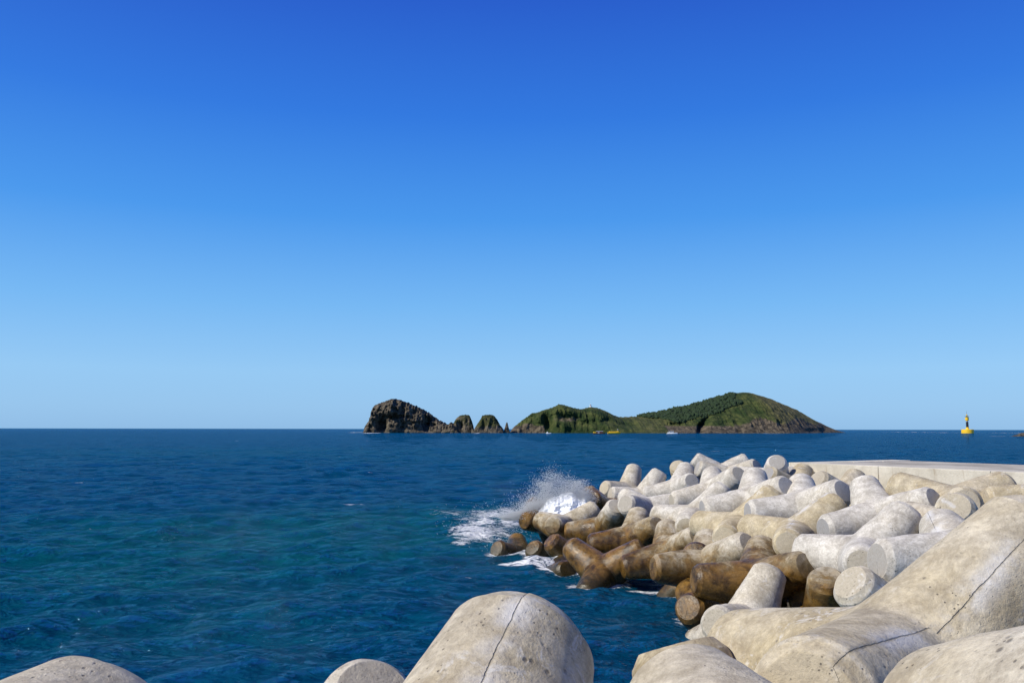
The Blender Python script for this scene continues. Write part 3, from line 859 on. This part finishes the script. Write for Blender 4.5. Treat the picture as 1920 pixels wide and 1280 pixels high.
for k in range(40):
    for zz in (.62, 1.45):
        hx = .4 + k * .68 + random.uniform(-.05, .05); hz = PZ - zz + random.uniform(-.03, .03)
        ring = [hb.verts.new((hx + .022 * math.cos(a), -.004, hz + .03 * math.sin(a))) for a in np.linspace(0, 2 * math.pi, 9)[:-1]]
        hb.faces.new(ring)
        inner = [hb.verts.new((v.co.x, .002, v.co.z)) for v in ring]
        for q in range(8):
            hb.faces.new((ring[q], inner[q], inner[(q + 1) % 8], ring[(q + 1) % 8]))
o = link("form_tie_hole", bm_mesh("form_tie_hole", hb), M_HOLE, pier, smooth=False); o["kind"] = "stuff"

# ------------------------------------------------------------------ added unseen mound: stops light in the gaps and carries the blocks
cx = np.array([b[2][0] for b in BLOCKS]); cy = np.array([b[2][1] for b in BLOCKS]); cz = np.array([b[2][2] for b in BLOCKS])


def mound(name, x0, x1, y0, y1, step, sel, label):
    mx, my = np.meshgrid(np.arange(x0, x1, step), np.arange(y0, y1, step))
    d2 = (mx[..., None] - cx[sel]) ** 2 + (my[..., None] - cy[sel]) ** 2
    w = 1 / (d2 + .4) ** 2
    zz = (w * cz[sel]).sum(-1) / w.sum(-1) - 1.55
    near = np.sqrt(d2.min(-1))
    fall = sstep(1.0, 5.5, near)
    zz = zz * (1 - fall) + np.minimum(zz, -3.2) * fall
    zz += .35 * fbm_np(mx, my, 8, 4, .9)
    o = link(name, grid_mesh(name, np.stack([mx, my, zz], -1)), M_SHADE_MOUND, smooth=False)
    return tag(o, label, "rubble", kind="structure")


isF = np.array([b[0][0] == 'F' for b in BLOCKS])
mound("shade_mound", -2, 30, 11.5, 46, .33, ~isF, "added dark mound beneath the far tetrapod pile, blocking light in its gaps")
mound("near_shade_mound", -9, 13, .5, 13, .33, isF, "added dark mound beneath the nearest tetrapods, blocking light between them")

# ------------------------------------------------------------------ tetrapods
RB = 1.6                                    # centre to leg end, metres
LEGS = np.array([[1, 1, 1], [1, -1, -1], [-1, 1, -1], [-1, -1, 1]]) / math.sqrt(3)


def tetrapod_mesh(name, naz, nax, seed, seam=None, relief=0.006, paint=(0, 0, 0, 0)):
    r_root, r_tip = 0.385, 0.228           # at s=0 and s=R (fraction of R)
    k = r_root - r_tip
    V, F, UV = [], [], []
    for i in range(4):
        a = LEGS[i]
        js = [j for j in range(4) if j != i]
        u = LEGS[js[0]] - a * (LEGS[js[0]] @ a); u /= np.linalg.norm(u)
        w = np.cross(a, u)
        base = len(V)
        rows = nax + 5
        for q in range(naz):
            ph = 2 * math.pi * q / naz
            d = math.cos(ph) * u + math.sin(ph) * w
            c = max(d @ LEGS[j] for j in js)
            s0 = r_root * c / (4 / 3 + k * c)
            prof = [(s0 + (0.925 - s0) * (t / (nax - 1)), None) for t in range(nax)]
            prof = [(s, r_root - k * s) for s, _ in prof]
            prof += [(0.938, r_root - k * 0.938 - .002), (0.95, 0.224), (0.985, 0.196), (0.998, 0.184), (1.0, 0.172)]
            for r_i, (s, r) in enumerate(prof):
                if seam is not None:
                    az = (q / naz - seam[i]) 
                    az -= round(az)
                    wob = 0.004 * noise.noise(Vector((s * 9 + seed, i * 3.1, 0)))
                    dd = az + wob
                    g = math.exp(-(dd / 0.0035) ** 2)
                    step = 1 / (1 + math.exp(-dd / 0.002)) * math.exp(-(dd / 0.06) ** 2)
                    jag = 0.6 + 0.8 * abs(noise.noise(Vector((s * 30, i, seed))))
                    fade = min(1.0, max(0.0, (s - s0) / 0.05))
                    r -= (0.004 * g * jag - 0.005 * step) * fade
                V.append(a * s + d * r)
                UV.append((q / naz + 10 * i, s))
        cen = len(V); V.append(a * 0.997); UV.append((10 * i, 1.0))
        for q in range(naz):
            q2 = (q + 1) % naz
            for r_i in range(rows - 1):
                F.append((base + q * rows + r_i, base + q2 * rows + r_i, base + q2 * rows + r_i + 1, base + q * rows + r_i + 1))
            F.append((base + q * rows + rows - 1, base + q2 * rows + rows - 1, cen))
    V = np.array(V)
    me = bpy.data.meshes.new(name)
    me.from_pydata([tuple(v) for v in V * RB], [], F)
    uvl = me.uv_layers.new(name="leg")
    li = np.empty(len(me.loops), dtype=np.int32); me.loops.foreach_get("vertex_index", li)
    uva = np.array(UV)[li]
    # keep the wrap face continuous
    fi = np.repeat(np.arange(len(me.polygons)), [len(p.vertices) for p in me.polygons])
    umax = np.full(len(me.polygons), -1e9); np.maximum.at(umax, fi, uva[:, 0])
    wrap = (umax[fi] - uva[:, 0]) > 0.5
    uva[:, 0] += wrap
    leg_id = np.floor(np.minimum(uva[:, 0] - wrap, uva[:, 0]) / 10 + 1e-6).astype(int)
    uva[:, 0] += 0.5 - np.array(seam if seam is not None else paint)[leg_id]
    uvl.data.foreach_set("uv", uva.astype(np.float32).ravel())
    bm = bmesh.new(); bm.from_mesh(me)
    bmesh.ops.remove_doubles(bm, verts=bm.verts, dist=0.0012 * RB)
    # soften the crotches between the legs
    vs = [v for v in bm.verts if v.co.length < 0.62 * RB]
    n_it = int(1.6 * (nax / 12.0) ** 2)
    for _ in range(min(n_it, 60)):
        bmesh.ops.smooth_vert(bm, verts=vs, factor=0.5, use_axis_x=True, use_axis_y=True, use_axis_z=True)
    bm.normal_update()
    for v in bm.verts:
        c = v.co
        d = noise.fractal(c * 1.6 + Vector((seed * 5.3, 0, 0)), 0.8, 2.1, 4)
        v.co = c + v.normal * d * relief * RB
    bm.to_mesh(me); bm.free()
    me.materials.append(M_BLOCK)
    me.polygons.foreach_set("use_smooth", np.ones(len(me.polygons), dtype=bool))
    me.set_sharp_from_angle(angle=radians(27))
    return me


BLOCK_MESH = [tetrapod_mesh("tetrapod_%d" % i, 48, 13, i * 3 + 1, None, 0.005 + 0.002 * i, [(.13 + i * .29 + j * .37) % 1 for j in range(4)]) for i in range(5)]
BIG_MESH = {k: tetrapod_mesh("tetrapod_near_" + k, 168, 34, 20 + i, SEAMS[k], 0.006) for i, k in enumerate(SEAMS)}
BIG_MESH['F6'] = tetrapod_mesh("tetrapod_near", 120, 24, 33, None, 0.007)


def rotvec(v):
    v = Vector(v); t = v.length
    return Matrix.Rotation(t, 3, v.normalized()) if t > 1e-9 else Matrix.Identity(3)


FACE = {'F4': 1.1, 'D13': 0.0, 'D12': .05, 'D16': 0.0, 'D14': .9, 'D15': 1.0, 'D1': .8, 'D9': .8, 'D10': .8, 'C2': 1.3, 'A1': 1.0, 'D22': .8, 'D24': .9, 'F6': 1.0, 'F7': 1.0}     # end face colour, grey to cream; the greys here paint ends in shade
BLOCK_OBJS = {}
for i, (key, rv, pos, tone, stain, label) in enumerate(BLOCKS):
    me = BIG_MESH.get(key, BIG_MESH['F6']) if key[0] == 'F' else BLOCK_MESH[i % 5]
    o = bpy.data.objects.new("tetrapod", me)
    COL.objects.link(o)
    o.location = (pos[0], pos[1], pos[2])
    o.rotation_euler = rotvec(rv).to_euler()
    o["tone"] = float(tone); o["stain"] = float(stain)
    o["seam"] = 0.5 if (key in SEAMS or (i % 3 and key[0] != 'F')) else 7.0
    o["face"] = FACE.get(key, (i * .618) % 1.0)
    o["crack"] = {'F1': .9, 'F4': .3}.get(key, 0.0)
    tag(o, label, "tetrapod", "concrete tetrapods piled along the breakwater")
    BLOCK_OBJS[key] = o

# ------------------------------------------------------------------ beacon tower
bp = on_level(1815, 809.4)
sc = bp[1] / FPX                         # metres per photo pixel there
bc = empty("light_beacon", (bp[0], bp[1], 0))
tag(bc, "yellow and black light beacon tower on a round yellow base in the sea", "beacon")


def beacon_part(name, prof, mat, n=28, parent=None):
    bm = bmesh.new(); lathe(bm, prof, n)
    return link(name, bm_mesh(name, bm), mat, parent or bc, smooth=False)


Hh = lambda y: (809.4 - y) * sc
beacon_part("base_drum", [(10.2 * sc, -2), (10.6 * sc, .3), (10.6 * sc, Hh(802.6)), (10.0 * sc, Hh(802.0))], M_YELLOW, 40)
beacon_part("tower_foot", [(3.6 * sc, Hh(802.0) + .01), (2.6 * sc, Hh(800.4)), (2.25 * sc, Hh(798))], M_YELLOW)
tw = beacon_part("tower", [(2.25 * sc, Hh(798) + .01), (2.1 * sc, Hh(787.6))], M_BLACK)
beacon_part("white_band", [(1.7 * sc, Hh(787.6) + .01), (1.7 * sc, Hh(786.2))], M_WHITE)
beacon_part("lantern_house", [(2.4 * sc, Hh(786.2) + .01), (3.1 * sc, Hh(784.6)), (3.1 * sc, Hh(780)), (2.6 * sc, Hh(779.2))], M_YELLOW)
beacon_part("gallery", [(3.6 * sc, Hh(779.2) + .01), (3.6 * sc, Hh(778.8))], M_STEEL)
for k in range(8):
    a = k * math.pi / 4
    bm = bmesh.new(); lathe(bm, [(.07, Hh(778.8)), (.07, Hh(776.6))], 6, (3.5 * sc * math.cos(a), 3.5 * sc * math.sin(a)))
    link("rail_post", bm_mesh("rail_post", bm), M_STEEL, bc, smooth=False)
beacon_part("hand_rail", [(3.6 * sc, Hh(776.7)), (3.6 * sc, Hh(776.5)), (3.42 * sc, Hh(776.5)), (3.42 * sc, Hh(776.7))], M_STEEL)
beacon_part("lamp", [(1.2 * sc, Hh(778.8) + .01), (1.2 * sc, Hh(775.2)), (.5 * sc, Hh(774.2))], M_YELLOW)
beacon_part("antenna_mast", [(.32 * sc, Hh(774.2) + .01), (.22 * sc, Hh(768))], M_STEEL, 8)

# ------------------------------------------------------------------ hilltop lighthouse
lp = at_dist(1107.5, 763.8, main_d(1107.5))
lh = empty("lighthouse", lp + np.array([0, -2, .9]))
tag(lh, "tiny white lighthouse on the crest of the green island", "lighthouse")
for nm, prof, mt in (("tower", [(1.3, -.6), (1.05, 2.3)], M_WHITE), ("gallery", [(1.35, 2.31), (1.35, 2.5)], M_WHITE), ("lantern_room", [(.7, 2.51), (.7, 3.2)], M_GLASS), ("dome", [(.85, 3.21), (.6, 3.6), (.1, 3.85)], M_WHITE)):
    bm = bmesh.new(); lathe(bm, prof, 20)
    link(nm, bm_mesh(nm, bm), mt, lh, smooth=False)


# ------------------------------------------------------------------ boats off the island
def hull(L, B, Hf, mat, parent, sheer=.35, name="hull"):
    st = np.linspace(0, 1, 17); rows = []
    for s in st:
        half = B / 2 * (1 - max(0, (s - .45) / .55) ** 2.2) * (0.86 + .14 * min(1, s * 4))
        top = Hf * (1 + sheer * max(0, s - .3) ** 2 * 2)
        x = (s - .5) * L
        rows.append([(x, -half, top), (x, -half * .94, top * .45), (x, -half * .6, -.25), (x, 0, -.45), (x, half * .6, -.25), (x, half * .94, top * .45), (x, half, top), (x, 0, top - .02)])
    me = grid_mesh(name, np.array(rows), wrap=True)
    bm = bmesh.new(); bm.from_mesh(me); bm.verts.ensure_lookup_table()
    bm.faces.new([bm.verts[i] for i in range(8)]); bm.normal_update(); bm.to_mesh(me); bm.free()
    return link(name, me, mat, parent, smooth=False)


def boxpart(name, b, mat, parent, bevel=.06):
    bm = bmesh.new(); bm_box(bm, *b, bevel)
    return link(name, bm_mesh(name, bm), mat, parent, smooth=False)


def mast(name, x, y, z0, z1, r, mat, parent):
    bm = bmesh.new(); lathe(bm, [(r, z0), (r * .6, z1)], 8, (x, y))
    return link(name, bm_mesh(name, bm), mat, parent, smooth=False)


p = on_level(1261, 812.8)
b = empty("motor_boat", p, radians(-4)); tag(b, "white motor boat with a cabin off the dark gully of the island", "boat")
hull(10.2, 3.0, 1.25, M_WHITE, b)
cb = boxpart("cabin", (-2.6, 1.4, -1.1, 1.1, 1.2, 2.7), M_WHITE, b)
for wx in (-1.9, -.6, .6):
    boxpart("window", (wx - .38, wx + .38, -1.13, -1.09, 1.75, 2.35), M_GLASS, cb, 0)
boxpart("wheelhouse_roof", (-2.9, 1.8, -1.25, 1.25, 2.71, 2.83), M_WHITE, b)
boxpart("stern_locker", (-4.4, -3.2, -1, 1, 1.1, 1.9), M_WHITE, b)
for mx_ in (-3.4, -1.2, .9):
    mast("mast", mx_, 0, 1.2, 4.1 if mx_ < 0 else 3.7, .07, M_WHITE, b)

p = on_level(1152, 812.4)
b = empty("ferry_boat", p, radians(3)); tag(b, "long bright yellow boat with a small white mast lamp near the island beach", "boat")
hull(13.2, 3.6, 1.75, M_YELLOW, b, .2)
cb = boxpart("deckhouse", (-5.2, 2.6, -1.4, 1.4, 1.7, 2.75), M_YELLOW, b)
for wx in np.arange(-4.5, 2.2, 1.35):
    boxpart("window", (wx - .4, wx + .4, -1.43, -1.39, 2.05, 2.5), M_GLASS, cb, 0)
boxpart("pilot_house", (3.0, 4.6, -1, 1, 1.75, 3.1), M_YELLOW, b)
mast("mast", 3.8, 0, 3.1, 4.4, .12, M_WHITE, b)
boxpart("mast_lamp", (3.45, 4.15, -.3, .3, 4.41, 5.0), M_WHITE, b)

p = on_level(1124, 812.6)
b = empty("work_boat", p, radians(2)); tag(b, "brown work boat with a white cabin roof moored left of the yellow boat", "boat")
hull(12.6, 3.4, 1.0, M_MAROON, b, .25)
boxpart("cabin", (-2.4, 3.4, -1.2, 1.2, .95, 2.5), M_MAROON, b)
boxpart("cabin_roof", (-3.0, 4.0, -1.4, 1.4, 2.51, 2.85), M_WHITE, b)
boxpart("yellow_tank", (-6.0, -3.4, -1.1, 1.1, .95, 2.2), M_YELLOW, b)
boxpart("deck_crate", (-1.6, .2, -1.5, -1.22, .95, 1.7), M_WHITE, b)
mast("mast", -3.2, 0, 1.0, 3.6, .07, M_STEEL, b)

p = on_level(1029, 812.8)
b = empty("fishing_boat", p, radians(-8)); tag(b, "small white fishing boat below the dark cliff of the green island", "boat")
hull(5.6, 1.9, .85, M_WHITE, b)
boxpart("cabin", (-1.9, -.4, -.7, .7, .8, 1.9), M_WHITE, b)
boxpart("windscreen", (-.39, -.33, -.6, .6, 1.3, 1.75), M_GLASS, b, 0)
mast("mast", -1.2, 0, 1.9, 2.9, .05, M_WHITE, b)

# ------------------------------------------------------------------ spray thrown up by the breaking wave
OCT_V = np.array([[1, 1, 1], [1, -1, -1], [-1, 1, -1], [-1, -1, 1]], float) * .8
OCT_F = np.array([[0, 1, 2], [0, 3, 1], [0, 2, 3], [1, 3, 2]])
SP_TOP = [(945, 968), (960, 961), (978, 950), (990, 938), (1004, 922), (1018, 905), (1030, 893), (1042, 888), (1054, 897), (1066, 904), (1080, 906), (1094, 910), (1106, 918), (1114, 930)]
SP_BOT = [(945, 972), (1000, 972), (1040, 966), (1075, 956), (1114, 948)]
sd = 36.8
V, F = [], []
n_d = 0


def drop(px, py, d, r):
    global n_d
    p = at_dist(px, py, d)
    k = np.array([rng.uniform(.7, 1.3), rng.uniform(.7, 1.3), rng.uniform(.7, 1.6)]) * r
    V.append(OCT_V * k + p); F.append(OCT_F + 4 * n_d); n_d += 1


SPX = rng.uniform(945, 1114, 150000); SU = rng.random(150000) ** 1.7
SW = fbm_np(SPX * .07 + SU * 1.5, SU * 3.0, 4, 3); ST = np.interp(SPX, *zip(*SP_TOP)); SB = np.interp(SPX, *zip(*SP_BOT))
for px, u, wisp, top, bot in zip(SPX, SU, SW, ST, SB):
    if rng.random() > min(1.15 - u * .9 + .7 * wisp, .22 + 2.6 * max(0, u - .18)): continue
    py = bot + (top - 14 * max(0, wisp) * u - bot) * u
    drop(px + rng.normal(0, 2 + 7 * u), py + rng.normal(0, 2), sd + .05 + rng.normal(0, .28), (rng.uniform(.004, .010) if rng.random() < .96 else rng.uniform(.010, .017)))
for _ in range(2600):                              # stray drops round it
    px = rng.uniform(940, 1090); top = np.interp(px, *zip(*SP_TOP))
    drop(px - abs(rng.normal(0, 10)), top - abs(rng.normal(0, 12)) + 6, sd + rng.normal(0, .5), rng.uniform(.004, .010))
for _ in range(2400):                              # flecks flying over the churned water
    px = rng.normal(930, 38); py = rng.normal(985, 18)
    if py < 945: continue
    q = on_level(px, py)
    drop(px, py - abs(rng.normal(0, 5)), q[1], rng.uniform(.005, .014))
o = tag(link("sea_spray", poly_mesh("sea_spray", np.vstack(V), np.vstack(F)), M_FOAM, smooth=False), "white spray bursting over the brown seaward tetrapods", "spray", kind="stuff")
# the thick white body of the burst: a closed, torn, lumpy sheet of water
nc, nr = 150, 64
rows = []
for side in (-1, 1):
    for i, px in (enumerate(np.linspace(992, 1113, nc))):
        top = np.interp(px, *zip(*SP_TOP)); bot = np.interp(px, *zip(*SP_BOT)) + 5
        edge = min(1.0, (px - 992) / 45, (1113 - px) / 14)
        hgt = (.60 + .16 * noise.fractal(Vector((px * .035, 3.3, 0)), .9, 2, 2) + .03 * noise.fractal(Vector((px * .2, 7.1, 0)), .9, 2, 2)) * (.35 + .65 * edge)
        col = []
        for u in np.linspace(0, 1, nr):
            py = bot + (top - bot) * hgt * u
            b = (.75 * (1 - u) ** .7 if side < 0 else .4 * math.sqrt(max(0, 1 - u * u))) * math.sqrt(max(0, edge))
            n1 = noise.fractal(Vector((px * .045, py * .06, side * 5)), 1.0, 2.1, 3)
            n2 = noise.turbulence(Vector((px * .12, py * .14, side * 3)), 2, False)
            col.append(at_dist(px + 1.2 * n1, py - 1.2 * n2 * u, sd - .05 + side * b * (1 + .30 * n1 + .10 * n2)))
        rows.append(col)
A_ = np.array(rows[:nc]); B_ = np.array(rows[nc:])
me = grid_mesh("breaking_foam", np.concatenate([A_, B_[:, ::-1]], axis=1), wrap=True)
o = tag(link("breaking_foam", me, M_FROTH), "dense white foam at the foot of the spray", "foam", kind="stuff")
